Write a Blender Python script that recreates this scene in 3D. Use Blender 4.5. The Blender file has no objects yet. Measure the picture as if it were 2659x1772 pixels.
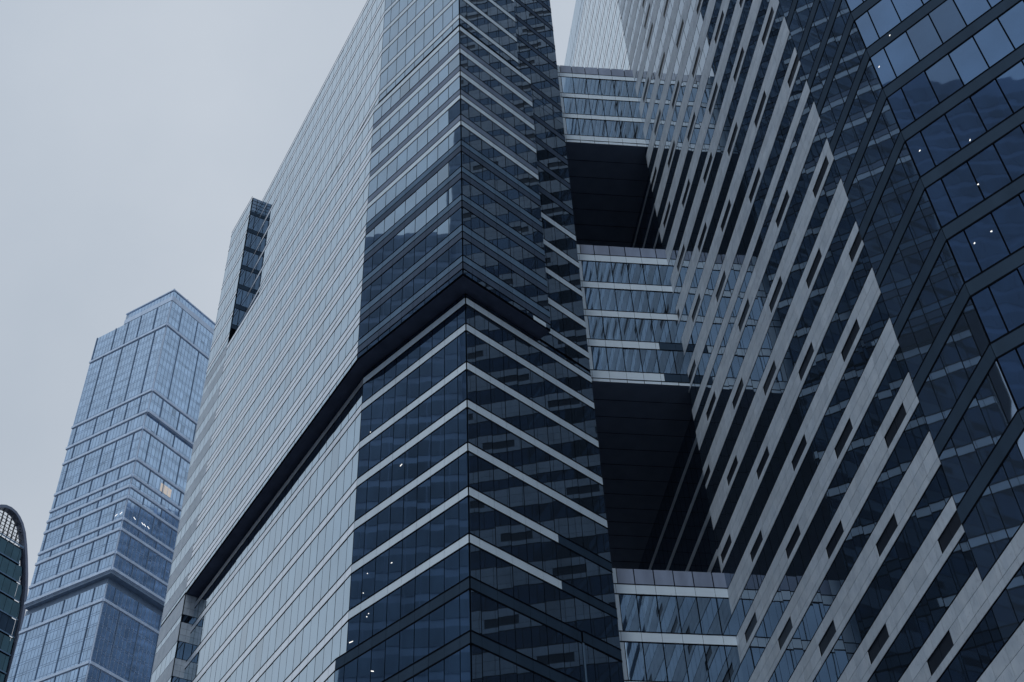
import bpy, math, random
from mathutils import Vector, Matrix, noise
random.seed(11)
R = math.radians
C = bpy.context.scene.collection
# ------------------------------------------------------------------ camera
EYE = 1.6
PITCH, ROLL = 0.773268923, -0.00467956983
cp, sp, cr, sr = math.cos(PITCH), math.sin(PITCH), math.cos(ROLL), math.sin(ROLL)
fw = Vector((0, cp, sp)); rt = Vector((1, 0, 0)); up = rt.cross(fw)
rt2 = cr * rt + sr * up; up2 = -sr * rt + cr * up
cd = bpy.data.cameras.new('camera'); cam = bpy.data.objects.new('camera', cd); C.objects.link(cam)
m = Matrix((rt2, up2, -fw)).transposed().to_4x4(); m.translation = Vector((0, 0, EYE))
cam.matrix_world = m
cd.sensor_width = 36; cd.lens = 3269.89 / 2659 * 36; cd.shift_x = 155.26 / 2659; cd.shift_y = 0.0
cd.clip_start = 0.1; cd.clip_end = 5000
sc = bpy.context.scene; sc.camera = cam
# ------------------------------------------------------------------ light
SUN_AZ, SUN_EL = 221, 68
w = bpy.data.worlds.new('World'); sc.world = w; w.use_nodes = True
nt = w.node_tree; nt.nodes.clear()
def N(nt, t, **k):
    n = nt.nodes.new(t)
    for a, v in k.items(): setattr(n, a, v)
    return n
out = N(nt, 'ShaderNodeOutputWorld'); bg = N(nt, 'ShaderNodeBackground')
sky = N(nt, 'ShaderNodeTexSky', sky_type='NISHITA', sun_disc=False, sun_elevation=R(SUN_EL), sun_rotation=R(SUN_AZ))
tc = N(nt, 'ShaderNodeTexCoord')
nz = N(nt, 'ShaderNodeTexNoise'); nz.inputs['Scale'].default_value = 1.15; nz.inputs['Detail'].default_value = 7; nz.inputs['Roughness'].default_value = 0.5
ramp = N(nt, 'ShaderNodeValToRGB')
ramp.color_ramp.elements[0].position = 0.35; ramp.color_ramp.elements[0].color = (4.1, 4.75, 5.55, 1)
ramp.color_ramp.elements[1].position = 0.65; ramp.color_ramp.elements[1].color = (5.95, 6.4, 7.0, 1)
mx = N(nt, 'ShaderNodeMix', data_type='RGBA'); mx.inputs['Factor'].default_value = 0.93
sep = N(nt, 'ShaderNodeSeparateXYZ'); grd = N(nt, 'ShaderNodeMapRange')
grd.inputs['From Min'].default_value = 0.0; grd.inputs['From Max'].default_value = 0.8
grd.inputs['To Min'].default_value = 0.80; grd.inputs['To Max'].default_value = 1.04
mul = N(nt, 'ShaderNodeVectorMath', operation='SCALE')
L = nt.links
L.new(tc.outputs['Generated'], nz.inputs['Vector']); L.new(nz.outputs['Fac'], ramp.inputs['Fac'])
L.new(tc.outputs['Generated'], sep.inputs[0]); L.new(sep.outputs['Z'], grd.inputs['Value'])
L.new(ramp.outputs['Color'], mul.inputs[0]); L.new(grd.outputs['Result'], mul.inputs['Scale'])
L.new(sky.outputs['Color'], mx.inputs['A']); L.new(mul.outputs[0], mx.inputs['B'])
L.new(mx.outputs['Result'], bg.inputs['Color']); bg.inputs['Strength'].default_value = 0.105
L.new(bg.outputs[0], out.inputs[0])
sd = bpy.data.lights.new('sun', 'SUN'); sd.energy = 1.5; sd.angle = R(18); sd.color = (0.93, 0.97, 1.0)
so = bpy.data.objects.new('sun', sd); C.objects.link(so)
so.rotation_euler = Vector((math.sin(R(SUN_AZ)) * math.cos(R(SUN_EL)), math.cos(R(SUN_AZ)) * math.cos(R(SUN_EL)), math.sin(R(SUN_EL)))).to_track_quat('Z', 'Y').to_euler()
sc.view_settings.view_transform = 'Standard'; sc.view_settings.look = 'None'
sc.view_settings.exposure = 0.0; sc.view_settings.gamma = 1.0
sc.cycles.max_bounces = 7; sc.cycles.glossy_bounces = 5; sc.cycles.diffuse_bounces = 3
# ------------------------------------------------------------------ materials
def newmat(name):
    m = bpy.data.materials.new(name); m.use_nodes = True
    return m, m.node_tree, m.node_tree.nodes['Principled BSDF']
def plain(name, col, rough=0.5, metal=0.0, var=0.12, scale=0.6, spec=0.5):
    m, nt, b = newmat(name)
    tc = N(nt, 'ShaderNodeTexCoord'); n = N(nt, 'ShaderNodeTexNoise'); n.inputs['Scale'].default_value = scale; n.inputs['Detail'].default_value = 4
    mp = N(nt, 'ShaderNodeMapping'); mp.inputs['Scale'].default_value = (1, 1, 0.25)
    r = N(nt, 'ShaderNodeValToRGB'); r.color_ramp.elements[0].position = 0.3; r.color_ramp.elements[1].position = 0.7
    r.color_ramp.elements[0].color = tuple(c * (1 - var) for c in col) + (1,); r.color_ramp.elements[1].color = tuple(min(1, c * (1 + var)) for c in col) + (1,)
    nt.links.new(tc.outputs['Object'], mp.inputs[0]); nt.links.new(mp.outputs[0], n.inputs['Vector']); nt.links.new(n.outputs['Fac'], r.inputs[0]); nt.links.new(r.outputs[0], b.inputs['Base Color'])
    b.inputs['Roughness'].default_value = rough; b.inputs['Metallic'].default_value = metal; b.inputs['Specular IOR Level'].default_value = spec
    return m
def glass(name, col, rough=0.02, amp=0.002, scale=0.7, film=0.06, power=3.0, edge=(0.88, 0.95, 1.0)):
    """coated facade glass: a tinted mirror that brightens towards grazing view, slightly wavy, over a dark room"""
    m, nt, b = newmat(name); k = nt.links; nt.nodes.remove(b)
    tc = N(nt, 'ShaderNodeTexCoord'); n = N(nt, 'ShaderNodeTexNoise'); n.inputs['Scale'].default_value = scale; n.inputs['Detail'].default_value = 0.8
    bp = N(nt, 'ShaderNodeBump'); bp.inputs['Strength'].default_value = 1.0; bp.inputs['Distance'].default_value = amp
    n2 = N(nt, 'ShaderNodeTexNoise'); n2.inputs['Scale'].default_value = 0.35; n2.inputs['Detail'].default_value = 3
    r = N(nt, 'ShaderNodeValToRGB'); r.color_ramp.elements[0].position = 0.35; r.color_ramp.elements[1].position = 0.65
    r.color_ramp.elements[0].color = tuple(c * 0.90 for c in col) + (1,); r.color_ramp.elements[1].color = tuple(min(1, c * 1.08) for c in col) + (1,)
    at = N(nt, 'ShaderNodeAttribute', attribute_name='tone'); mm = N(nt, 'ShaderNodeVectorMath', operation='SCALE')
    lw = N(nt, 'ShaderNodeLayerWeight'); lw.inputs['Blend'].default_value = 0.5; pw = N(nt, 'ShaderNodeMath', operation='POWER'); pw.inputs[1].default_value = power
    fx = N(nt, 'ShaderNodeMix', data_type='RGBA'); fx.inputs['B'].default_value = edge + (1,)
    gl = N(nt, 'ShaderNodeBsdfGlossy'); gl.inputs['Roughness'].default_value = rough
    k.new(tc.outputs['Object'], n.inputs['Vector']); k.new(n.outputs['Fac'], bp.inputs['Height']); k.new(bp.outputs[0], gl.inputs['Normal'])
    k.new(tc.outputs['Object'], n2.inputs['Vector']); k.new(n2.outputs['Fac'], r.inputs[0])
    k.new(r.outputs[0], mm.inputs[0]); k.new(at.outputs['Fac'], mm.inputs['Scale'])
    k.new(lw.outputs['Facing'], pw.inputs[0]); k.new(pw.outputs[0], fx.inputs['Factor']); k.new(mm.outputs[0], fx.inputs['A']); k.new(fx.outputs['Result'], gl.inputs['Color'])
    df = N(nt, 'ShaderNodeBsdfDiffuse'); df.inputs['Color'].default_value = (0.085, 0.125, 0.18, 1)
    ad = N(nt, 'ShaderNodeMixShader'); ad.inputs[0].default_value = film
    o = nt.nodes['Material Output']; k.new(gl.outputs[0], ad.inputs[1]); k.new(df.outputs[0], ad.inputs[2]); k.new(ad.outputs[0], o.inputs[0])
    return m
def stone_mat():
    m, nt, b = newmat('facade_stone')
    k = nt.links
    tc = N(nt, 'ShaderNodeTexCoord')
    n = N(nt, 'ShaderNodeTexNoise'); n.inputs['Scale'].default_value = 1.1; n.inputs['Detail'].default_value = 7; n.inputs['Roughness'].default_value = 0.6
    r = N(nt, 'ShaderNodeValToRGB'); r.color_ramp.elements[0].position = 0.32; r.color_ramp.elements[1].position = 0.68
    r.color_ramp.elements[0].color = (0.43, 0.51, 0.60, 1); r.color_ramp.elements[1].color = (0.55, 0.625, 0.705, 1)
    mp = N(nt, 'ShaderNodeMapping'); mp.inputs['Scale'].default_value = (1.6, 1.6, 0.35)
    v = N(nt, 'ShaderNodeTexNoise'); v.inputs['Scale'].default_value = 1.0; v.inputs['Detail'].default_value = 3; v.inputs['Distortion'].default_value = 0.8
    r2 = N(nt, 'ShaderNodeValToRGB'); r2.color_ramp.elements[0].position = 0.485; r2.color_ramp.elements[1].position = 0.5
    r2.color_ramp.elements[0].color = (1, 1, 1, 1); r2.color_ramp.elements[1].color = (0.80, 0.80, 0.81, 1)
    e = r2.color_ramp.elements.new(0.515); e.color = (1, 1, 1, 1)
    mx = N(nt, 'ShaderNodeMix', data_type='RGBA', blend_type='MULTIPLY'); mx.inputs['Factor'].default_value = 0.8
    at = N(nt, 'ShaderNodeAttribute', attribute_name='tone'); mm = N(nt, 'ShaderNodeVectorMath', operation='SCALE')
    k.new(tc.outputs['Object'], n.inputs['Vector']); k.new(n.outputs['Fac'], r.inputs[0])
    k.new(tc.outputs['Object'], mp.inputs[0]); k.new(mp.outputs[0], v.inputs['Vector']); k.new(v.outputs['Fac'], r2.inputs[0])
    k.new(r.outputs[0], mx.inputs['A']); k.new(r2.outputs[0], mx.inputs['B'])
    k.new(mx.outputs['Result'], mm.inputs[0]); k.new(at.outputs['Fac'], mm.inputs['Scale']); k.new(mm.outputs[0], b.inputs['Base Color'])
    b.inputs['Roughness'].default_value = 0.6
    return m
M = dict(
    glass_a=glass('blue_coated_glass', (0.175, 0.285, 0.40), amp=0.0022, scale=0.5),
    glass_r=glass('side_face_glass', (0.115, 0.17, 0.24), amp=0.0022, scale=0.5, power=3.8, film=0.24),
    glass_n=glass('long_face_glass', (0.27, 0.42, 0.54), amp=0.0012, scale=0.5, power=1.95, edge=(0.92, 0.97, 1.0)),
    glass_b=glass('deep_blue_glass', (0.115, 0.18, 0.27), amp=0.0026, scale=0.4, film=0.14),
    glass_c=glass('corner_glass', (0.23, 0.34, 0.50), amp=0.0022, scale=0.4, film=0.34),
    glass_w=glass('wavy_blue_glass', (0.09, 0.185, 0.35), amp=0.0060, scale=0.6, film=0.24),
    glass_s=glass('bridge_glass', (0.27, 0.37, 0.48), amp=0.0024, scale=0.5),
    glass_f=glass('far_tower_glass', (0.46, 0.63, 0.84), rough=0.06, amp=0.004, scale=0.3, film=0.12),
    glass_g=glass('arch_tower_glass', (0.03, 0.075, 0.105), rough=0.06, amp=0.004, scale=0.3),
    stone=stone_mat(),
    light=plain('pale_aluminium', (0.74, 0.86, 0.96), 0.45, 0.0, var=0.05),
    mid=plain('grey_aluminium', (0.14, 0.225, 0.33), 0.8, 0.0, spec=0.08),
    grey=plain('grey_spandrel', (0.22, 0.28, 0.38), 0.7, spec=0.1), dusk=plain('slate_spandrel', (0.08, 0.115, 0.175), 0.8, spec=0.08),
    dark=plain('dark_spandrel', (0.038, 0.066, 0.105), 0.9, 0.0, spec=0.05), sheen=plain('brushed_aluminium', (0.84, 0.89, 0.95), 0.28, 0.75, var=0.05), cutm=plain('small_window_glass', (0.018, 0.024, 0.036), 0.35, 0.0, spec=0.1), fascia=plain('bridge_fascia', (0.25, 0.30, 0.41), 0.25, 0.0, var=0.25),
    black=plain('black_joint', (0.006, 0.008, 0.012), 0.8, spec=0.0),
    soffit_b=plain('bridge_soffit', (0.15, 0.19, 0.27), 0.7, 0.0, var=0.10, spec=0.1), soffit=plain('soffit_panel', (0.075, 0.095, 0.15), 0.7, 0.0, var=0.2, spec=0.1),
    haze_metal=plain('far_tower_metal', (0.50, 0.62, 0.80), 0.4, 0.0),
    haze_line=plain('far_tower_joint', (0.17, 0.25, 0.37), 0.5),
    truss=plain('truss_steel', (0.03, 0.035, 0.045), 0.5),
    rim=plain('arch_rim_metal', (0.12, 0.15, 0.22), 0.4, 0.3),
    roof=plain('roof_sheet', (0.12, 0.12, 0.13), 0.7),
    ground=plain('asphalt', (0.09, 0.09, 0.095), 0.85, var=0.25),
    mirrored=plain('mirrored_tower_wall', (0.31, 0.40, 0.55), 0.5, var=0.3, scale=0.08), mirror_win=plain('mirrored_tower_window', (0.20, 0.265, 0.36), 0.4, var=0.35, scale=0.15, spec=0.3),
)
lm, lnt, lb = newmat('glint_glow'); lb.inputs['Emission Color'].default_value = (1, 0.96, 0.88, 1); lb.inputs['Emission Strength'].default_value = 1.2; M['glint'] = lm  # glow of the glint flecks set on the panes, no fitting behind them
wm, wnt, wb = newmat('lit_blind'); wb.inputs['Base Color'].default_value = (0.6, 0.55, 0.5, 1); wb.inputs['Emission Color'].default_value = (1, 0.85, 0.72, 1); wb.inputs['Emission Strength'].default_value = 0.30; M['blind'] = wm
# ------------------------------------------------------------------ builders
class MB:
    def __init__(s): s.v = []; s.f = []; s.mi = []; s.t = []; s.mats = []
    def slot(s, mat):
        if mat not in s.mats: s.mats.append(mat)
        return s.mats.index(mat)
    def poly(s, pts, mat, tone=1.0):
        b = len(s.v); s.v += [tuple(p) for p in pts]; s.f.append(tuple(range(b, b + len(pts)))); s.mi.append(s.slot(mat)); s.t.append(tone)
    def box8(s, P, mat, tone=1.0, back=True):
        """P: 4 front points then 4 back points"""
        b = len(s.v); s.v += [tuple(p) for p in P]; k = s.slot(mat)
        fs = [(0, 1, 2, 3), (0, 4, 5, 1), (1, 5, 6, 2), (2, 6, 7, 3), (3, 7, 4, 0)] + ([(7, 6, 5, 4)] if back else [])
        for f in fs: s.f.append(tuple(b + i for i in f)); s.mi.append(k); s.t.append(tone)
    def prism(s, pts, z0, z1, mat):
        n = len(pts); lo = [Vector((p[0], p[1], z0)) for p in pts]; hi = [Vector((p[0], p[1], z1)) for p in pts]
        for i in range(n): s.poly([lo[i], lo[(i + 1) % n], hi[(i + 1) % n], hi[i]], mat)
        s.poly(hi, mat); s.poly(lo[::-1], mat)
    def bar(s, a, b, r, mat):
        a, b = Vector(a), Vector(b); d = (b - a).normalized(); x = d.orthogonal().normalized(); y = d.cross(x)
        F = [a + x * r * i + y * r * j for i, j in ((1, 1), (-1, 1), (-1, -1), (1, -1))]; G = [p + (b - a) for p in F]
        s.box8(F + G, mat)
    def build(s, name, parent=None, **props):
        me = bpy.data.meshes.new(name); me.from_pydata(s.v, [], s.f)
        for k in s.mats: me.materials.append(M[k])
        me.polygons.foreach_set('material_index', s.mi)
        a = me.attributes.new('tone', 'FLOAT', 'FACE'); a.data.foreach_set('value', s.t)
        me.update(); o = bpy.data.objects.new(name, me); C.objects.link(o)
        if parent:
            o.parent = parent
            for v in me.vertices: v.co -= parent.location
        for k, v in props.items(): o[k] = v
        return o
def thing(name, label, cat, loc, group=None):
    o = bpy.data.objects.new(name, None); C.objects.link(o); o.location = loc; o['label'] = label; o['category'] = cat; o.empty_display_size = 5
    if group: o['group'] = group
    return o
def dv(az): return Vector((math.sin(R(az)), math.cos(R(az)), 0))
class Face:
    """a vertical facade plane: s runs along it from P, d stands off it towards the viewer's side"""
    def __init__(f, P, az, flip=None):
        f.P = Vector((P[0], P[1], 0)); f.u = dv(az); f.n = Vector((f.u.y, -f.u.x, 0))
        ref = flip if flip is not None else -f.P
        if f.n.dot(ref) < 0: f.n = -f.n
    def p(f, s, z, d=0): return f.P + f.u * s + f.n * d + Vector((0, 0, z + EYE))
    def xy(f, s, d=0): q = f.p(s, 0, d); return (q.x, q.y)
def mods(s0, s1, start, step):
    """joint positions of a module grid clipped to s0..s1"""
    xs = [s0]; k = math.ceil((s0 + 0.25 - start) / step)
    while start + k * step < s1 - 0.25: xs.append(start + k * step); k += 1
    return xs + [s1]
THICK = ('haze_metal', 'haze_line')
def panes(mb, f, xs, z0, z1, mat, gx=0.075, gz=0.0, d=0.075, tilt=0.005, tv=0.06, th=0.06):
    th = min(th, 0.03) if mat not in THICK else th
    for a, b in zip(xs, xs[1:]):
        a2, b2, c0, c1 = a + gx / 2, b - gx / 2, z0 + gz, z1 - gz
        if b2 - a2 < 0.02 or c1 - c0 < 0.02: continue
        tl = tilt * min(1, (b - a) / 1.6); tilt_ = tl
        o = [d + random.uniform(-tilt_, tilt_), d + random.uniform(-tilt_, tilt_), d + random.uniform(-tilt_, tilt_)]
        o.append(o[0] + o[2] - o[1])
        fr = [f.p(a2, c0, o[0]), f.p(b2, c0, o[1]), f.p(b2, c1, o[2]), f.p(a2, c1, o[3])]
        bk = [f.p(a2, c0, d - th), f.p(b2, c0, d - th), f.p(b2, c1, d - th), f.p(a2, c1, d - th)]
        tn = 1 + random.uniform(-tv, tv)
        if mat.startswith('glass') and random.random() < 0.02: tn *= random.uniform(0.6, 0.85)
        mb.box8(fr + bk, mat, tn, back=False)
# ------------------------------------------------------------------ ground
g = MB(); g.prism([(-900, -700), (900, -700), (900, 1100), (-900, 1100)], -2.0, 0.0, 'ground'); g.build('ground', kind='structure')
# ================================================================== TOWER A (central)
F1, F2, F3 = -42.4, 48.7, -29.4
E1u = dv(0.745) * 72.9; E1l = dv(0.89) * 75.0
f1u = Face(E1u, F1); f2u = Face(E1u, F2); f1l = Face(E1l, F1); f2l = Face(E1l, F2)
E2m = E1u + dv(F1) * 14.2; f3m = Face(E2m, F3)
E2t = E1u + dv(F1) * 13.4
wr = E2m + dv(F3) * 44.0 - f3m.n * 1.62
az3t = math.degrees(math.atan2(wr.x - E2t.x, wr.y - E2t.y)); f3t = Face(E2t, az3t); len3t = (wr - E2t).length
E2l = E1l + dv(F1) * 13.75; f3l = Face(E2l, F3)
E2b = E1l + dv(F1) * 15.05; f3b = Face(E2b, F3)
# where the lower long face meets the wing's return face
WS0, WS1 = 44.0, 52.3
wc = f3m.p(WS0, 0); sl = (wc - E2l).dot(f3l.u); sb = (wc - E2b).dot(f3b.u)
f_ret = Face((wc.x, wc.y), F3 + 90, flip=-f3m.u)      # wing return, faces back along the facade
TA = thing('office_tower', 'tall blue glass office tower with pale bands and a black ledge, in the middle', 'tower', (E1l.x, E1l.y, 0))
ROOF = 149.6; LEDGE = 79.0; STEP = 118.2
E0 = E1l + dv(F2) * 15.4
back = E0 + dv(-39) * 56; wend = f3m.p(WS1, 0); wback = wend + dv(46) * 14
core = MB()
W2 = [(wend.x, wend.y), f3m.xy(WS0)]
s2l_top = (f2u.p(8.65, 0) - E1l).dot(f2l.u); s2l_mid = (f2u.p(10.4, 0) - E1l).dot(f2l.u)
bk = [(E0.x, E0.y), (back.x, back.y), (wback.x, wback.y)]
core.prism([E1u.xy, f2u.xy(8.65), f2l.xy(s2l_top)] + bk + W2 + [(wr.x, wr.y), E2t.xy], STEP + EYE, ROOF - 0.3 + EYE, 'black')
core.prism([E1u.xy, f2u.xy(10.4), f2l.xy(s2l_mid)] + bk + W2 + [E2m.xy], LEDGE + EYE, STEP + EYE, 'black')
core.prism([E1l.xy] + bk + W2 + [f3l.xy(sl), E2l.xy], 49.5 + EYE, LEDGE + EYE, 'black')
core.prism([E1l.xy] + bk + W2 + [f3b.xy(sb), E2b.xy], 0, 49.5 + EYE, 'black')
core.build('wall', TA)
rf = MB(); ins = 0.0
rf.prism([E1u.xy, f2u.xy(8.65), f2l.xy(s2l_top)] + bk + W2 + [(wr.x, wr.y), E2t.xy], ROOF - 0.3 + EYE, ROOF - 0.1 + EYE, 'roof'); rf.build('roof', TA)
# soffit under the overhang: lower plate just beneath the middle block
sf = MB()
sf.prism([f1u.xy(0.05, -0.05), f2u.xy(10.35, -0.05), f2l.xy(s2l_mid - 0.05, -0.3), f2l.xy(0, -0.3), f1l.xy(13.7, -0.3), f3l.xy(sl - 0.05, -0.3), f3m.xy(WS0 - 0.05, -0.05), f3m.xy(0, -0.05)], LEDGE - 0.04 + EYE, LEDGE - 0.005 + EYE, 'soffit')
sf.build('soffit', TA)
# bands: (z top, z bottom, material for front & long faces, material for the right face)
BT = [(120.47 + 4.27 * k, 119.72 + 4.27 * k, 'light') for k in range(7)]          # top block
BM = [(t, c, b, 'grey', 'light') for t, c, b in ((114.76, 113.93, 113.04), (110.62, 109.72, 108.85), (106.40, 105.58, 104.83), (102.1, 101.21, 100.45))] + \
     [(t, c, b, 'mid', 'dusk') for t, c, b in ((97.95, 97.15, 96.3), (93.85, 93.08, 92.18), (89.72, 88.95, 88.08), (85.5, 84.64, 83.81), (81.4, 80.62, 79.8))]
BL = [(78.34, 77.60, 'light'), (75.14, 74.40, 'light'), (70.70, 69.95, 'light'), (66.61, 65.84, 'light'), (62.16, 61.40, 'light'), (57.90, 57.14, 'light'), (53.62, 52.88, 'light')]
BB = [(49.90 - 4.33 * k, 49.05 - 4.33 * k, 'dark') for k in range(11)]
G = 0.095
low_w = MB(); low_s = MB()
def gasket(mb, f, s0, s1, z0, z1, d=0.092):
    panes(mb, f, [s0, s1], z0, z1, 'black', gx=0.0, d=d, tilt=0, tv=0, th=0.03)
def win(f, xs, z0, z1, mat, parent=TA, name='window_band', low=False, tilt=0.006):
    mb = low_w if low else MB(); panes(mb, f, xs, z0, z1, mat, gz=G, tilt=tilt)
    if not low and mb.v: return mb.build(name, parent)
def spd(f, xs, rows, parent=TA, name='spandrel_band', low=False, d=0.083):
    mb = low_s if low else MB()
    for z0, z1, mat in rows: panes(mb, f, xs, z0, z1, mat, gx=0.035, gz=0.0, d=d, tilt=0.002, tv=0.03, th=0.09)
    lo_, hi_ = min(r[0] for r in rows), max(r[1] for r in rows)
    gasket(mb, f, xs[0], xs[-1], lo_ - 0.14, lo_); gasket(mb, f, xs[0], xs[-1], hi_, hi_ + 0.14)
    for r1, r2 in zip(rows, rows[1:]): gasket(mb, f, xs[0], xs[-1], r2[1] - 0.03, r1[0] + 0.03)
    if not low: return mb.build(name, parent)
# module grids
x1m = mods(0, 14.2, 1.7, 1.58); x1t = mods(0, 13.4, 1.02, 1.58); x1l = mods(0, 13.75, 1.0, 1.61); x1b = mods(0, 15.05, 1.0, 1.61)
x2m = mods(0, 10.4, 1.0, 1.6); x2t = mods(0, 8.65, 1.0, 1.6); x2l = mods(0, 15.35, 0.95, 1.605)
x2tr = mods(s2l_top + 0.02, 15.35, 0.95, 1.605); x2mr = mods(s2l_mid + 0.02, 15.35, 0.95, 1.605)
x3m = mods(0, 44.0, 1.2, 1.6); x3t = mods(0, len3t, 1.2, 1.6); x3l = mods(0, sl - 0.05, 1.2, 1.6); x3b = mods(0, sb - 0.05, 1.2, 1.6)
xw = mods(WS0, WS1, 45.6, 1.6)
# --- top block
zt = [STEP + 0.25]
for t, b, _ in BT: zt += [b, t]
zt.append(ROOF - 0.9)
for i in range(0, len(zt), 2):
    z0, z1 = zt[i], zt[i + 1]
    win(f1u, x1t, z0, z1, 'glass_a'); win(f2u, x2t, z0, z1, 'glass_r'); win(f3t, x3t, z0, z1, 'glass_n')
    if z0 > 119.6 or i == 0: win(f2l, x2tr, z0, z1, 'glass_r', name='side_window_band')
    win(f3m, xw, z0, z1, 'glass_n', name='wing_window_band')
for t, b, mt in BT + [(ROOF, ROOF - 0.85, 'light')]:
    spd(f1u, x1t, [(b, t, 'light')]); spd(f2u, x2t, [(b, t, 'light')]); spd(f3t, x3t, [(b, t, 'sheen')])
    spd(f2l, x2tr, [(b, t, 'dusk')], name='side_spandrel_band'); spd(f3m, xw, [(b, t, 'sheen')], name='wing_spandrel_band')
# pale cap along the step between top and middle blocks
spd(f1u, x1m, [(117.33, 118.12, 'light')]); spd(f2u, x2m, [(117.33, 118.12, 'light')]); spd(f3m, x3m, [(117.33, 118.12, 'sheen')])
# --- middle block
zs = [117.28] + [z for r in BM for z in (r[0], r[2])] + [LEDGE + 0.05]
for i in range(0, len(zs), 2):
    z1, z0 = zs[i], zs[i + 1]
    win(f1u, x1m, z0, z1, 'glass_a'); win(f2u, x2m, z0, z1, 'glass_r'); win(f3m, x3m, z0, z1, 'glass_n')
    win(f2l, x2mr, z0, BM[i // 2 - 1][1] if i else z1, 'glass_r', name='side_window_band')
win(f2l, x2mr, 117.2, STEP + 0.3, 'glass_r', name='side_window_band')
for t, c, b, ma, mb_ in BM:
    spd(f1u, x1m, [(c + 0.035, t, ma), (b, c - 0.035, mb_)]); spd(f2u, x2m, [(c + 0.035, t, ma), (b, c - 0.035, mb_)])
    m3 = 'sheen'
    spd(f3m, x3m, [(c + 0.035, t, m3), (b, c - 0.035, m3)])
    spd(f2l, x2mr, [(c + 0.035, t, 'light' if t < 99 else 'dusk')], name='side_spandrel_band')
    st = MB(); panes(st, f3m, mods(WS0, WS1, 45.6, 3.2), b, t + 0.4, 'stone', gx=0.04, d=0.09, th=0.09, tilt=0.001); st.build('wing_stone_band', TA)
st = MB(); panes(st, f3m, mods(WS0, WS1, 45.6, 3.2), 116.6, 118.3, 'stone', gx=0.04, d=0.09, th=0.09, tilt=0.001); st.build('wing_stone_band', TA)
for (t, c, b, _, _), nb in zip([(0, 0, 116.6, 0, 0)] + BM, BM + [(78.8, 0, 0, 0, 0)]):
    win(f3m, xw, nb[0] + 0.4, b, 'glass_n', name='wing_window_band')
ps = MB(); panes(ps, f2u, [8.2, 9.8], 79.02, 79.5, 'light', d=0.12, th=0.06); ps.build('drip_panel', TA)
# --- lower block
zs = [LEDGE - 0.1] + [z for r in BL for z in (r[0], r[1])] + [49.95]
for i in range(0, len(zs), 2):
    z1, z0 = zs[i], zs[i + 1]
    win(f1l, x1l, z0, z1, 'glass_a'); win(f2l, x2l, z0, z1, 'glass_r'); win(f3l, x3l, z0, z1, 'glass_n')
for t, b, mt in BL:
    spd(f1l, x1l, [(b, t, 'light')]); spd(f3l, x3l, [(b, t, 'sheen')])
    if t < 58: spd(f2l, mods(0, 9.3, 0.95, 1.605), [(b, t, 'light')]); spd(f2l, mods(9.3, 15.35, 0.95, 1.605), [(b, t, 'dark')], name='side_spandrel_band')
    else: spd(f2l, x2l, [(b, t, 'light')])
# --- base block
for k, (t, b, mt) in enumerate(BB):
    lo = k > 2; nz0 = BB[k + 1][0] if k + 1 < len(BB) else 0.2 - EYE
    win(f1l, x1b, nz0, b, 'glass_a', low=lo); win(f2l, x2l, nz0, b, 'glass_r', low=lo); win(f3b, x3b, nz0, b, 'glass_n', low=lo)
    spd(f1l, x1b, [(b, t, 'dark')], low=lo); spd(f2l, mods(0, 11.0, 0.95, 1.605), [(b, t, 'dark')], low=lo)
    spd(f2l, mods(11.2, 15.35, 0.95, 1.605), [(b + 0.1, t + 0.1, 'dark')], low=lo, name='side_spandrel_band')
    spd(f3b, x3b, [(b, t, 'sheen')], low=lo)
low_w.build('window_band', TA, kind='stuff'); low_s.build('spandrel_band', TA, kind='stuff')
# thin vertical trim where the lower right face changes plane
vt = MB(); panes(vt, f2l, [11.02, 11.18], 0, 49.0, 'mid', gx=0, d=0.14, th=0.14, tilt=0); vt.build('corner_trim', TA)
# --- wing below the ledge: stone and glass, and its return face beside the recess
ws = [(78.95, 76.40)] + [(75.40 - (4.3 * k - 0.0 if k else 0) if k == 0 else 70.9 - 4.3 * (k - 1), 73.05 - 4.3 * k + (0 if k == 0 else 0)) for k in range(0, 17)]
ws = [(78.95, 76.40), (75.40, 73.05)] + [(70.90 - 4.3 * k, 68.75 - 4.3 * k) for k in range(16)]
prev = None
for (t, b) in ws:
    st = MB(); panes(st, f3m, mods(WS0, WS1, 45.6, 3.2), b, t, 'stone', gx=0.04, d=0.09, th=0.09, tilt=0.001)
    r3 = (t - b) / 3
    for q in range(3): panes(st, f_ret, [0.02, 0.75, 1.5], b + r3 * q + 0.012, b + r3 * (q + 1) - 0.012, 'stone', gx=0.02, d=0.08, th=0.08, tilt=0.001)
    st.build('wing_stone_band', TA)
    if prev is not None:
        wn = MB(); panes(wn, f3m, xw, t, prev, 'glass_n', gz=G); panes(wn, f_ret, [0.06, 0.78, 1.5], t, prev, 'glass_b', gx=0.08, gz=0.06); wn.build('wing_window_band', TA)
    prev = b
# --- tall dark window strip on the wing's upper return face
for k in range(8):
    z1 = 149.5 - 4.02 * k; z0 = z1 - 3.15
    if z0 < 118.4: break
    wn = MB()
    if k == 0:
        for q in range(5): panes(wn, f_ret, [0.05, 0.80, 1.58], z1 - 0.75 * (q + 1), z1 - 0.75 * q, 'glass_b', gx=0.09, gz=0.06)
    else: panes(wn, f_ret, [0.05, 0.80, 1.58], z0 + 0.0, z1, 'glass_b', gx=0.09, gz=0.04)
    wn.build('return_window', TA)
    spn = MB(); panes(spn, f_ret, [0.03, 1.58], z0 - 0.80, z0 - 0.06, 'dark', gx=0.0, d=0.09, th=0.09); spn.build('return_spandrel', TA)
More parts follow.
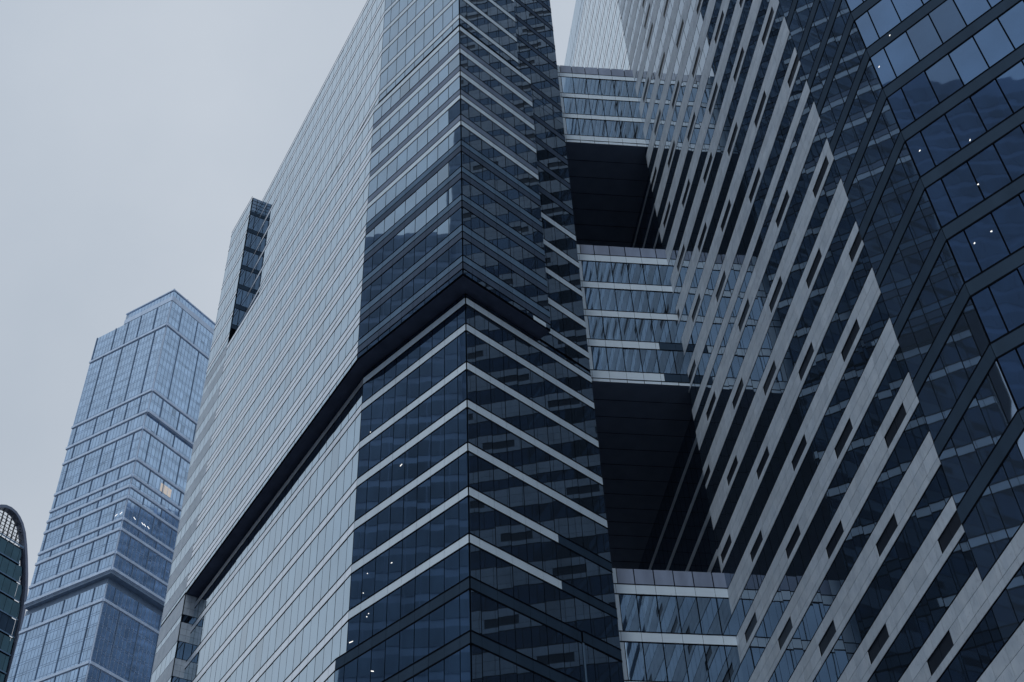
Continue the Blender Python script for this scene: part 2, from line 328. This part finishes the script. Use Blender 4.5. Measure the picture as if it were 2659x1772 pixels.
# --- rear face, away from the viewer; the bridges land on it
f4 = Face(E0.xy, -39, flip=Vector((1, 1, 0))); x4 = mods(0.05, 55.9, 1.6, 1.6)
w4 = MB(); pz = 0.2 - EYE
allb = sorted([(b, t, 'dark') for t, b, _ in BB if b > 1] + [(b, t, 'light') for t, b, _ in BL] + [(c, t, 'light' if t < 99 else 'mid') for t, c, b, _, _ in BM] + [(b, t, 'light') for t, b, _ in BT])
for b_, t_, mt in allb:
    panes(w4, f4, x4, pz, b_, 'glass_a', gz=G); mb = MB(); panes(mb, f4, x4, b_, t_, mt, gx=0.03, d=0.085, th=0.085); mb.build('rear_spandrel', TA); pz = t_
panes(w4, f4, x4, pz, ROOF, 'glass_a', gz=G); w4.build('rear_window_wall', TA)
# --- small glowing flecks added on the face of the panes as painted-in glints
def glints(face, lst, parent):
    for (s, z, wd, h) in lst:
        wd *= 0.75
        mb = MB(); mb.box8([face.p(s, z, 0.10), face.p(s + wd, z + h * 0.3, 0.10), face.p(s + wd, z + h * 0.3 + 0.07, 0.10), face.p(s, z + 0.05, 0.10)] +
                           [face.p(s, z, 0.07), face.p(s + wd, z + h * 0.3, 0.07), face.p(s + wd, z + h * 0.3 + 0.07, 0.07), face.p(s, z + 0.07, 0.07)], 'glint'); mb.build('pane_glint', parent)
glints(f1l, [(11.6, 56.0, .10, .1), (12.0, 54.4, .1, .1), (11.2, 52.2, .10, 0), (11.4, 52.0, .12, .1), (12.2, 70.9, .1, 0), (7.8, 64.7, .3, -.3), (13.0, 50.6, .6, .2), (10.3, 46.9, .4, .5), (8.6, 55.5, .2, .1)], TA)

# ================================================================== TOWER B (right)
B1, B2 = -5.5, 137.7
Bb = dv(30.77) * 51.9; b1 = Face(Bb, B1); b2 = Face(Bb, B2); LB1, LB2 = 84.0, 30.0; SR, SL = 7.6, 44.0
RB = 182.6
TB = thing('stone_banded_tower', 'huge dark glass tower at right, its grey stone bands pierced by small windows', 'tower', (Bb.x, Bb.y, 0))
b1r = Face(b1.xy(0, -1.1), B1)
ve = b1.p(LB1, 0); vr = b2.p(LB2, 0); fb = [(vr.x, vr.y), (vr.x + 30, vr.y + 30), (ve.x + 48, ve.y + 4), (ve.x, ve.y)]
core = MB(); RC = 128.0
q = b1.xy(SL - 0.1); q2 = b1.xy(SL - 0.1, -1.1); q3 = b1r.xy(LB1)
core.prism([Bb.xy] + fb[:3] + [q3, q2, q], 0, RC + EYE, 'black'); core.prism([Bb.xy] + fb, RC + EYE, RB - 0.4 + EYE, 'black'); core.build('wall', TB)
rf = MB(); rf.prism([Bb.xy] + fb, RB - 0.4 + EYE, RB - 0.2 + EYE, 'roof'); rf.build('roof', TB)
tops = [35.2 - 4.37 * k for k in range(7, 0, -1)] + [35.2 + 4.368 * k for k in range(10)]     # up to 74.5
tops += ['thin'] + [81.5 + 4.27 * k for k in range(12)] + [132.0, 135.4, 139.2, 143.1, 147.0, 151.0, 154.9, 158.9, 162.8, 166.8, 170.7, 174.6]
cut0 = {}
ph = 11.94; idx = 0
# one cut position per floor, shifting sideways from floor to floor
known = {34.3: 11.94, 38.7: 18.4, 43.05: 13.8, 47.5: 9.2, 51.7: 15.6, 56.34: 11.15, 60.7: 17.74, 65.05: 12.95, 69.5: 19.62, 74.0: 14.9, 80.7: 18.25, 85.0: 13.8, 89.35: 20.0, 93.5: 15.2, 97.9: 21.7, 102.0: 16.8, 106.4: 23.4, 110.6: 18.9, 114.8: 14.3, 119.1: 9.7, 123.35: 15.9, 127.6: 11.3}
def cutpos(zc):
    k = min(known, key=lambda v: abs(v - zc))
    if abs(k - zc) < 1.5: return known[k]
    return (zc * 3.1) % 11.3
def stone_band(f, s0, s1, T, h3=(0.87, 0.90, 0.50), cuts=True, parent=TB):
    mb = MB(); z = T; rows = []
    for h in h3: rows.append((z - h, z)); z -= h
    P = 11.25; c0 = cutpos(T - 0.9) if cuts else None; sg = []
    if cuts:
        c = c0 - 6 * P
        while c < s1: sg.append((c, c + 3.12)); c += P
    for ri, (a, b) in enumerate(rows):
        segs = [(s0, s1)]
        if ri == 1 and cuts:
            segs = []; cur = s0
            for x, y in sg:
                if y <= cur or x >= s1: continue
                if x > cur: segs.append((cur, x))
                cur = max(cur, y)
            if cur < s1: segs.append((cur, s1))
        for x, y in segs: panes(mb, f, mods(x, y, SR, 1.6), a + 0.015, b - 0.015, 'stone', gx=0.04, d=0.09, th=0.09, tilt=0.0015, tv=0.08)
    o = mb.build('stone_band', parent)
    if cuts:
        for x, y in sg:
            x, y = max(x, s0), min(y, s1)
            if y - x > 0.3:
                wb = MB(); panes(wb, f, [x + 0.03, y - 0.03] if y - x < 1.9 else [x + 0.03, (x + y) / 2, y - 0.03], rows[1][0] + 0.02, rows[1][1] - 0.02, 'cutm', gx=0.04, d=0.03, th=0.03)
                small_windows.append(wb)
small_windows = []
zprev = None; nlow = MB(); nlows = MB()
stack = []
for T in tops:
    stack.append(('thin', 77.12, 75.79) if T == 'thin' else ('full', T, T - 2.27))
xb1 = mods(0, SR, 1.0, 1.63); xb2 = mods(0, LB2, 1.0, 1.61); xst = mods(SR, SL, SR + 0.8, 1.6)
b1l = b1r
for i, (kind, T, Bt) in enumerate(stack):
    low = T < 24
    nxt = stack[i - 1][1] if i else 0.2 - EYE       # top of the band underneath
    if kind == 'thin': stone_band(b1, SR, SL, T, (0.80, 0.53, 0.0001), cuts=False)
    elif T > 140: stone_band(b1, SR, SL, T, (0.8, 0.85, 0.5))
    else: stone_band(b1, SR, SL, T)
    # dark spandrel on the glazed bend
    sT, sB = (T - 0.87, T - 1.77) if kind == 'full' else (T - 0.3, T - 1.2)
    ex = T < 35.5
    if ex:
        mb = MB()
        for (a, b) in (((T - 1.77, T - 0.87), (T - 2.27, T - 1.77)) if T > 33 else ((T - 0.87, T), (T - 1.77, T - 0.87), (T - 2.27, T - 1.77))):
            panes(mb, b1, mods(0.17, SR, 1.0, 1.6), a + 0.015, b - 0.015, 'stone', gx=0.04, d=0.09, th=0.09, tilt=0.0015); panes(mb, b2, mods(0.17, LB2, 1.0, 1.6), a + 0.015, b - 0.015, 'stone', gx=0.04, d=0.09, th=0.09, tilt=0.0015)
        mb.build('stone_band', TB)
        hT, hB = (T - 0.87 if T > 33 else T), T - 2.27
    else:
        mb = MB(); panes(mb, b1, mods(0, SR, 1.0, 20), sB, sT, 'dark', gx=0.0, d=0.09, th=0.09, tilt=0, tv=0.03); panes(mb, b2, mods(0, LB2, 40, 20), sB, sT, 'dark', gx=0.0, d=0.083, th=0.09, tilt=0, tv=0.03)
        for f_, l_ in ((b1, SR), (b2, LB2)): gasket(mb, f_, 0, l_, sB - 0.12, sB); gasket(mb, f_, 0, l_, sT, sT + 0.12)
        mb.build('spandrel_band', TB)
        hT, hB = sT, sB
    stack[i] = (kind, T, Bt, hT, hB)
for i, (kind, T, Bt, hT, hB) in enumerate(stack):
    if i == 0: nT, nh = 0.2 - EYE, 0.2 - EYE
    else: nT, nh = stack[i - 1][1], stack[i - 1][3]
    mb = nlow if T < 20 else MB()
    panes(mb, b1, xst, nT, Bt, 'glass_b', gz=G, tilt=0.008, gx=0.07)
    if T >= 20: mb.build('window_band', TB); mb = MB()
    panes(mb, b1, xb1, nh, hB, 'glass_c', gz=G, tilt=0.005, gx=0.09); panes(mb, b2, xb2, nh, hB, 'glass_w', gz=G, tilt=0.012, gx=0.09)
    if T >= 20: mb.build('corner_window_band', TB)
nlow.build('window_band', TB, kind='stuff')
# top glazing
zz = stack[-1]
mb = MB(); panes(mb, b1, xst, zz[1], RB - 5.6, 'glass_b', gz=G); panes(mb, b1, xb1, zz[3], RB - 5.6, 'glass_b', gz=G); panes(mb, b2, xb2, zz[3], RB - 5.6, 'glass_b', gz=G); mb.build('window_band', TB)
mb = MB(); pm = mods(0, LB1, 1.6, 1.6)
panes(mb, b1, pm, RB - 5.5, RB, 'glass_a', gx=0.03, tv=0.03); panes(mb, b2, mods(0, LB2, 1.6, 1.6), RB - 5.5, RB, 'glass_a', gx=0.03); mb.build('parapet', TB)
# the far part of the long face: thin bands; recessed below the top bridge
xfar = mods(SL, LB1, SL + 1.6, 1.6); xfr = mods(SL - 0.1, LB1, SL + 1.6, 1.6)
ust = [138.4 + 4.0 * k for k in range(10)]
pz = RC + 0.1
for T in [130.4, 134.4] + ust:
    mb = MB(); panes(mb, b1, xfar, pz, T - 0.95, 'glass_n', gz=G, tilt=0.004); mb.build('window_band', TB)
    mb = MB(); panes(mb, b1, xfar, T - 0.95, T, 'sheen', gx=0.03, d=0.083, th=0.09); gasket(mb, b1, SL, LB1, T - 1.06, T - 0.95); gasket(mb, b1, SL, LB1, T, T + 0.1); mb.build('spandrel_band', TB); pz = T
mb = MB(); panes(mb, b1, xfar, pz, RB - 5.6, 'glass_a', gz=G); mb.build('window_band', TB)
pz = RC - 0.1
far_w = MB(); 
for k in range(29):
    T = 124.0 - 4.3 * k
    if T < 3: break
    panes(far_w, b1r, xfr, T, pz, 'glass_b', gz=G)
    if k < 22: mb = MB(); panes(mb, b1r, xfr, T - 0.65, T, 'stone', gx=0.03, d=0.09, th=0.09); mb.build('thin_stone_band', TB)
    pz = T - 0.65
far_w.build('recessed_window_wall', TB, kind='stuff')
rt_ = Face(b1.xy(SL), B1 - 90, flip=b1.u)
small_windows_sorted = small_windows
vis = small_windows[:100] if len(small_windows) <= 100 else small_windows[12:112]
rest = MB()
for wb in small_windows:
    if wb in vis: wb.build('window', TB)
    else:
        o = len(rest.v); rest.v += wb.v; rest.f += [tuple(i + o for i in f) for f in wb.f]; [rest.slot(k) for k in wb.mats]; rest.mi += wb.mi; rest.t += wb.t
if rest.v: rest.build('window', TB, kind='stuff')
glints(b2, [(1.6, 68.9, .12, .1), (0.5, 58.1, .12, .1), (3.2, 56.4, .1, .2), (1.2, 49.5, .1, .1), (2.2, 49.6, .12, -.1), (2.6, 53.1, .1, 0), (6.0, 68.4, .1, 0), (5.3, 52.6, .12, .1), (0.25, 66.9, .12, .2), (2.7, 72.9, .25, -.3), (3.7, 73.6, .15, -.2)], TB)

# ================================================================== SKY BRIDGES
GA = 85.3
Jv = b1.p(43.4, 0); jf = Face((Jv.x, Jv.y), GA); SLB = -11.5; DEP = 38.0
def bridge(label, top, bands, bottom, extra=0.0, dark_end=()):
    o = thing('sky_bridge', label, 'bridge', (jf.p(-5, 0).x, jf.p(-5, 0).y, bottom + EYE), group='glass bridges stacked one above another between the two towers')
    mb = MB(); a, b = jf.p(SLB, 0), jf.p(0.35, 0); nb = -jf.n * DEP
    e = E0 + dv(-39) * 44
    mb.prism([(a.x, a.y), (b.x, b.y), (b.x + nb.x, b.y + nb.y), (e.x, e.y)], bottom + 0.05 + EYE, top - 0.15 + EYE, 'black'); mb.build('wall', o)
    mb = MB(); a, b = jf.p(SLB, 0, -0.02), jf.p(1.35, 0, -0.02)
    mb.prism([(a.x, a.y), (b.x, b.y), (b.x + nb.x, b.y + nb.y), (e.x, e.y)], bottom - 0.02 + EYE, bottom + 0.04 + EYE, 'soffit_b'); mb.build('soffit', o)
    mb = MB()                       # open joints between the soffit sheets
    for q_ in range(1, 16): mb.prism([jf.xy(SLB, -2.4 * q_), jf.xy(1.3, -2.4 * q_), jf.xy(1.3, -2.4 * q_ - 0.03), jf.xy(SLB, -2.4 * q_ - 0.03)], bottom - 0.05 + EYE, bottom - 0.021 + EYE, 'black')
    mb.build('soffit_joint', o, kind='stuff')
    xs = mods(SLB, 0.15, -9.28, 1.63); xs = [x for x in xs if x >= -9.30 or x == SLB]
    z = top
    for k, (t, bt) in enumerate(bands):
        mb = MB(); panes(mb, jf, [-9.1] + [x for x in xs if x > -9], t, z, 'fascia' if k == 0 else 'glass_s', gx=0.09, gz=0.05, tilt=0.02); mb.build('window_band', o)
        mb = MB(); xd = -2.4 if (t, bt) in dark_end else 0.2
        panes(mb, jf, [x for x in xs if x < xd - 0.2] + [xd], bt, t, 'light', gx=0.03, d=0.1, th=0.1, tilt=0.002)
        gasket(mb, jf, SLB, 0.2, bt - 0.1, bt, 0.11); gasket(mb, jf, SLB, 0.2, t, t + 0.1, 0.11)
        if xd < 0: panes(mb, jf, [xd, -0.8, 0.2], bt, t, 'dark', gx=0.03, d=0.1, th=0.1, tilt=0.002)
        mb.build('spandrel_band', o)
        mb = MB(); panes(mb, jf, [SLB, -9.12], t + 0.05, z - 0.05, 'light', gx=0, d=0.08, th=0.08, tilt=0); mb.build('end_panel', o)
        z = bt
    mb = MB(); panes(mb, jf, xs, bottom, z - 0.1, 'light' if extra == 0 else 'glass_s', gx=0.05, d=0.09, th=0.09, tilt=0.01); mb.build('bottom_fascia', o)
    return o
bridge('topmost of the three glass bridges, its roof edge against the pale sky', 132.1, [(130.42, 129.66), (126.15, 125.38), (122.0, 121.25), (117.87, 117.05)], 116.55)
bridge('middle glass bridge, five window rows tall, with a broad black underside below it', 98.9, [(97.33, 96.4), (93.2, 92.38), (89.1, 88.3), (85.02, 84.14), (80.92, 79.98)], 79.55, dark_end=((85.02, 84.14), (80.92, 79.98)))
bridge('lowest of the three glass bridges, cut off by the bottom edge of the picture', 58.8, [(57.2, 56.35), (52.8, 51.98), (48.5, 47.7), (44.1, 43.3), (39.8, 39.0), (35.5, 34.7)], 34.2)

# ================================================================== FAR TOWER (blue, left)
FC = dv(-17.86) * 300; TL, TR = -58.0, 35.0
TF = thing('far_glass_tower', 'distant pale blue glass skyscraper with stepped roof and thin ledges, left of the central tower', 'tower', (FC.x, FC.y, 0))
def far_block(corner, ll, lr, z0, z1, ledges, dark_from=None):
    fl = Face(corner.xy, TL); fr = Face(corner.xy, TR)
    pl = fl.p(ll, 0); pr = fr.p(lr, 0); mb = MB()
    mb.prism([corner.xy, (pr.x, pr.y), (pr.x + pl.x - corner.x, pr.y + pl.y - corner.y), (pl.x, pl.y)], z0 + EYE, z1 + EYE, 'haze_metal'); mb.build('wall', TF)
    ed = [z0] + sorted(ledges) + [z1]
    for a, b in zip(ed, ed[1:]):
        for f, ln, nm in ((fl, ll, 'window_band'), (fr, lr, 'window_band')):
            mb = MB(); fins = []; s = random.uniform(3, 7)
            while s < ln: fins.append(s); s += random.choice((6.9, 7.2, 8.5, 5.6))
            n = max(1, round((b - a - 1.1) / 3.6)); h = (b - a - 1.1) / n
            for q in range(n):
                zz0 = a + 1.1 + h * q
                cuts = sorted(set([0] + fins + [ln])); 
                for x, y in zip(cuts, cuts[1:]):
                    xs = mods(x + 0.22, y, x + 0.22 + 1.37, 1.37)
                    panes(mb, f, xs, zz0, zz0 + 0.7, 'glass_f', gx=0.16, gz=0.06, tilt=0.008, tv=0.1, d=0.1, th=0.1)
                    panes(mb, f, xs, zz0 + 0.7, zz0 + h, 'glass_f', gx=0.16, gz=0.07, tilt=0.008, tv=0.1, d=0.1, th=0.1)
            mb.build('window_band', TF)
            mb = MB(); panes(mb, f, [0, ln], a + 0.15, a + 0.95, 'haze_metal', gx=0, d=0.45, th=0.45, tilt=0); mb.build('ledge', TF)
            for s in fins:
                mb = MB(); panes(mb, f, [s, s + 0.18], a + 1.0, b, 'haze_line', gx=0, d=0.35, th=0.35, tilt=0); mb.build('fin', TF)
    return fl, fr
cu = Vector((-88.53, 283.37, 0))
cu = Face(FC.xy, TL).p(-0.5, 0) ; cu.z = 0
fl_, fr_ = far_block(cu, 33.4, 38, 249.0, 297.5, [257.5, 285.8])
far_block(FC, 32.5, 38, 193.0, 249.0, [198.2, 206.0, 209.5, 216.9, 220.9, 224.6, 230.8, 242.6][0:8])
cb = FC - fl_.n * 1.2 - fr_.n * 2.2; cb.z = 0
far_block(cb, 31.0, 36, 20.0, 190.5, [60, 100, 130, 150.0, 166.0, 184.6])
sof = MB(); a, b = Face(FC.xy, TL), Face(FC.xy, TR); pr, pl = b.p(38, 0), a.p(32.5, 0)
sof.prism([FC.xy, (pr.x, pr.y), (pr.x + pl.x - FC.x, pr.y + pl.y - FC.y), (pl.x, pl.y)], 192.2 + EYE, 193.0 + EYE, 'haze_line'); sof.build('soffit', TF)
pod = MB(); a2 = Face(cb.xy, TL); b2_ = Face(cb.xy, TR); pr, pl = b2_.p(36, 0), a2.p(31, 0)
pod.prism([cb.xy, (pr.x, pr.y), (pr.x + pl.x - cb.x, pr.y + pl.y - cb.y), (pl.x, pl.y)], 0, 20 + EYE, 'haze_line'); pod.build('base_wall', TF); pod = MB(); pod.prism([cb.xy, (pr.x, pr.y), (pr.x + pl.x - cb.x, pr.y + pl.y - cb.y), (pl.x, pl.y)], 190.5 + EYE, 192.2 + EYE, 'haze_line'); pod.build('recessed_floor_wall', TF)
# crown: set over the right two thirds of the left face
mb = MB(); c0 = fl_.p(0, 0); panes(mb, fl_, [0.0, 21.0], 297.6, 299.6, 'haze_metal', gx=0, d=0.2, th=3.0, tilt=0); panes(mb, fr_, [0.0, 38.0], 297.6, 299.6, 'haze_metal', gx=0, d=0.2, th=3.0, tilt=0)
panes(mb, fl_, mods(0, 21.0, 1.4, 1.4), 299.7, 302.2, 'glass_f', gx=0.15, d=0.0, th=2.5); panes(mb, fr_, mods(0, 38.0, 1.4, 1.4), 299.7, 302.2, 'glass_f', gx=0.15, d=0.0, th=2.5)
panes(mb, fl_, [0.0, 21.1], 302.3, 302.7, 'haze_metal', gx=0, d=0.3, th=3.0, tilt=0); panes(mb, fr_, [0.0, 38.0], 302.3, 302.7, 'haze_metal', gx=0, d=0.3, th=3.0, tilt=0); mb.build('crown', TF)
for s, ff, h in ((1.5, fl_, 2.2), (4.5, fl_, 1.4), (0.8, fr_, 1.8), (4, fr_, 1.6), (7, fr_, 2.0), (10, fr_, 1.2)):
    mb = MB(); mb.bar(ff.p(s, 302.6, -1), ff.p(s, 302.6 + h, -1), 0.09, 'haze_line'); mb.build('mast', TF)
mb = MB(); fm = Face(FC.xy, TR); panes(mb, fm, [10.5, 12.0, 13.5, 15.0], 226.5, 229.4, 'blind', gx=0.15, d=0.14, th=0.02); mb.build('lit_window', TF)
for s in (0.8, 2.6, 3.4, 6.5, 7.4, 8.8):
    mb = MB(); f_ = fm if s > 3 else Face(FC.xy, TL); mb.box8([f_.p(s, 212.5, .15), f_.p(s + .8, 212.1, .15), f_.p(s + .8, 212.3, .15), f_.p(s, 212.7, .15), f_.p(s, 212.5, .12), f_.p(s + .8, 212.1, .12), f_.p(s + .8, 212.3, .12), f_.p(s, 212.7, .12)], 'glint'); mb.build('pane_glint', TF)  # more glowing flecks added on the far panes as glints

# ================================================================== ARCH TOWER (far left)
D0 = dv(-22.3) * 400; ar = Face(D0, 35.0)
TD = thing('arch_topped_tower', 'dark teal glass tower with rounded lattice top at the lower left edge', 'tower', (D0.x, D0.y, 0))
half = [(0, 271.3), (2.4, 270.9), (4.4, 269.8), (6.4, 268.0), (8.3, 265.2), (10.2, 260.9), (12.0, 256.0), (13.8, 250.5), (15.3, 245.0), (16.4, 239.0), (17.2, 230.0), (17.8, 215.0), (18, 190.0), (18, 0.0)]
CX = -10.0
outl = [(CX - a, z) for a, z in half[::-1]] + [(CX + a, z) for a, z in half[1:]]
def inset(pts, t):
    o = []
    for i, (x, z) in enumerate(pts):
        x0, z0 = pts[max(0, i - 1)]; x1, z1 = pts[min(len(pts) - 1, i + 1)]
        dx, dz = x1 - x0, z1 - z0; l = math.hypot(dx, dz); nx, nz = dz / l, -dx / l
        o.append((x + nx * t, z + nz * t))
    return o
inn = inset(outl, 1.1)
mb = MB(); TH = 14.0
for i in range(len(outl) - 1):
    a, b, c, d = outl[i], outl[i + 1], inn[i + 1], inn[i]
    mb.box8([ar.p(*a, 0.6), ar.p(*b, 0.6), ar.p(*c, 0.6), ar.p(*d, 0.6), ar.p(*a, -2.2), ar.p(*b, -2.2), ar.p(*c, -2.2), ar.p(*d, -2.2)], 'rim')
mb.build('rim', TD)
def halfw(z):
    for (a, za), (b, zb) in zip(half, half[1:]):
        if zb <= z <= za: return a + (b - a) * (za - z) / (za - zb) - 1.5
    return 8
zb = 259.6; levels = [zb - 0.5]; 
while levels[-1] > 150: levels.append(levels[-1] - 6.6)
for i, (t, b) in enumerate(zip(levels, levels[1:])):
    wv = halfw(t - 1.0); mb = MB(); dk = i == 4
    panes(mb, ar, mods(CX - wv, CX + wv, CX, 2.9), b + 0.5, t, 'dark' if dk else 'glass_g', gx=0.12, tilt=0.01, tv=0.12, d=-0.4, th=0.3); mb.build('window_band', TD)
    mb = MB(); panes(mb, ar, [CX - wv, CX + wv], b, b + 0.45, 'mid', gx=0, d=0.1, th=0.5, tilt=0); mb.build('ledge', TD)
mb = MB(); 
mb.box8([ar.p(CX - 16.3, 0, -0.8), ar.p(CX + 16.3, 0, -0.8), ar.p(CX + 16.3, 225, -0.8), ar.p(CX - 16.3, 225, -0.8), ar.p(CX - 16.3, 0, -TH + .5), ar.p(CX + 16.3, 0, -TH + .5), ar.p(CX + 16.3, 225, -TH + .5), ar.p(CX - 16.3, 225, -TH + .5)], 'black')
mb.box8([ar.p(CX - 14.2, 225, -0.8), ar.p(CX + 14.2, 225, -0.8), ar.p(CX + 9.2, 259, -0.8), ar.p(CX - 9.2, 259, -0.8), ar.p(CX - 14.2, 225, -TH + .5), ar.p(CX + 14.2, 225, -TH + .5), ar.p(CX + 9.2, 259, -TH + .5), ar.p(CX - 9.2, 259, -TH + .5)], 'black'); mb.build('wall', TD)
mb = MB()
for dpt in (-0.2, -1.9):
    for k in range(-5, 6):
        x = CX + k * 1.9 + (0.8 if dpt < -1 else 0); hw = abs(x - CX)
        zt_ = max([z for a, z in half if a >= 0 and a <= hw + 1.6] and [min(z for a, z in half if a <= hw + 1.6)] or [260]) - 0.6
        if zt_ > 260.5: mb.bar(ar.p(x, 259.6, dpt), ar.p(x, zt_, dpt), 0.12, 'truss')
    for z in (261.8, 264.6, 267.3):
        wv = halfw(z); mb.bar(ar.p(CX - wv, z, dpt), ar.p(CX + wv, z, dpt), 0.10, 'truss')
for k in range(-4, 5):
    x = CX + k * 1.9; 
    if abs(k) < 4: mb.bar(ar.p(x, 259.8, -0.2), ar.p(x + 1.9, 264.6, -1.9), 0.08, 'truss'); mb.bar(ar.p(x, 264.6, -0.2), ar.p(x + 1.4, 267.5, -1.9), 0.08, 'truss')
mb.build('lattice', TD)
mb = MB(); panes(mb, ar, [CX - 9.6, CX + 9.6], 259.1, 259.7, 'mid', gx=0, d=0.3, th=5, tilt=0); mb.build('ledge', TD)

# ================================================================== towers behind the viewer, seen only as reflections
def mirrored(label, x0, x1, y0, y1, h, west=False):
    o = thing('mirrored_tower', label, 'tower', ((x0 + x1) / 2, (y0 + y1) / 2, 0))
    mb = MB(); mb.prism([(x0, y0), (x1, y0), (x1, y1), (x0, y1)], 0, h, 'mirrored'); mb.build('wall', o)
    k = 0; z = 4.0
    while z + 4 < h:
        mb = MB(); f = Face((x0 if west else x1, y0), 0.0, flip=Vector((-1 if west else 1, 0, 0))); panes(mb, f, mods(0, y1 - y0, 3, 3), z - EYE, z + 2.9 - EYE, 'mirror_win', gx=0.2, tilt=0.01, tv=0.25)
        mb.build('window_band', o); z += 4.2; k += 1
    return o
mirrored('dark glass tower beyond the left edge of the picture, mirrored in the central corner facade', -118, -76, 81, 99, 176)
mirrored('tallest dark tower beyond the left edge, mirrored beside the sharp central corner', -120, -78, 35, 81, 222)
mirrored('dark tower hidden behind the central tower, mirrored low on the far blue skyscraper', 0, 50, 285, 335, 283, west=True)
mirrored('dark tower behind the viewer, mirrored in the blue glass at the right edge', -112, -76, -60, 4, 209.5)
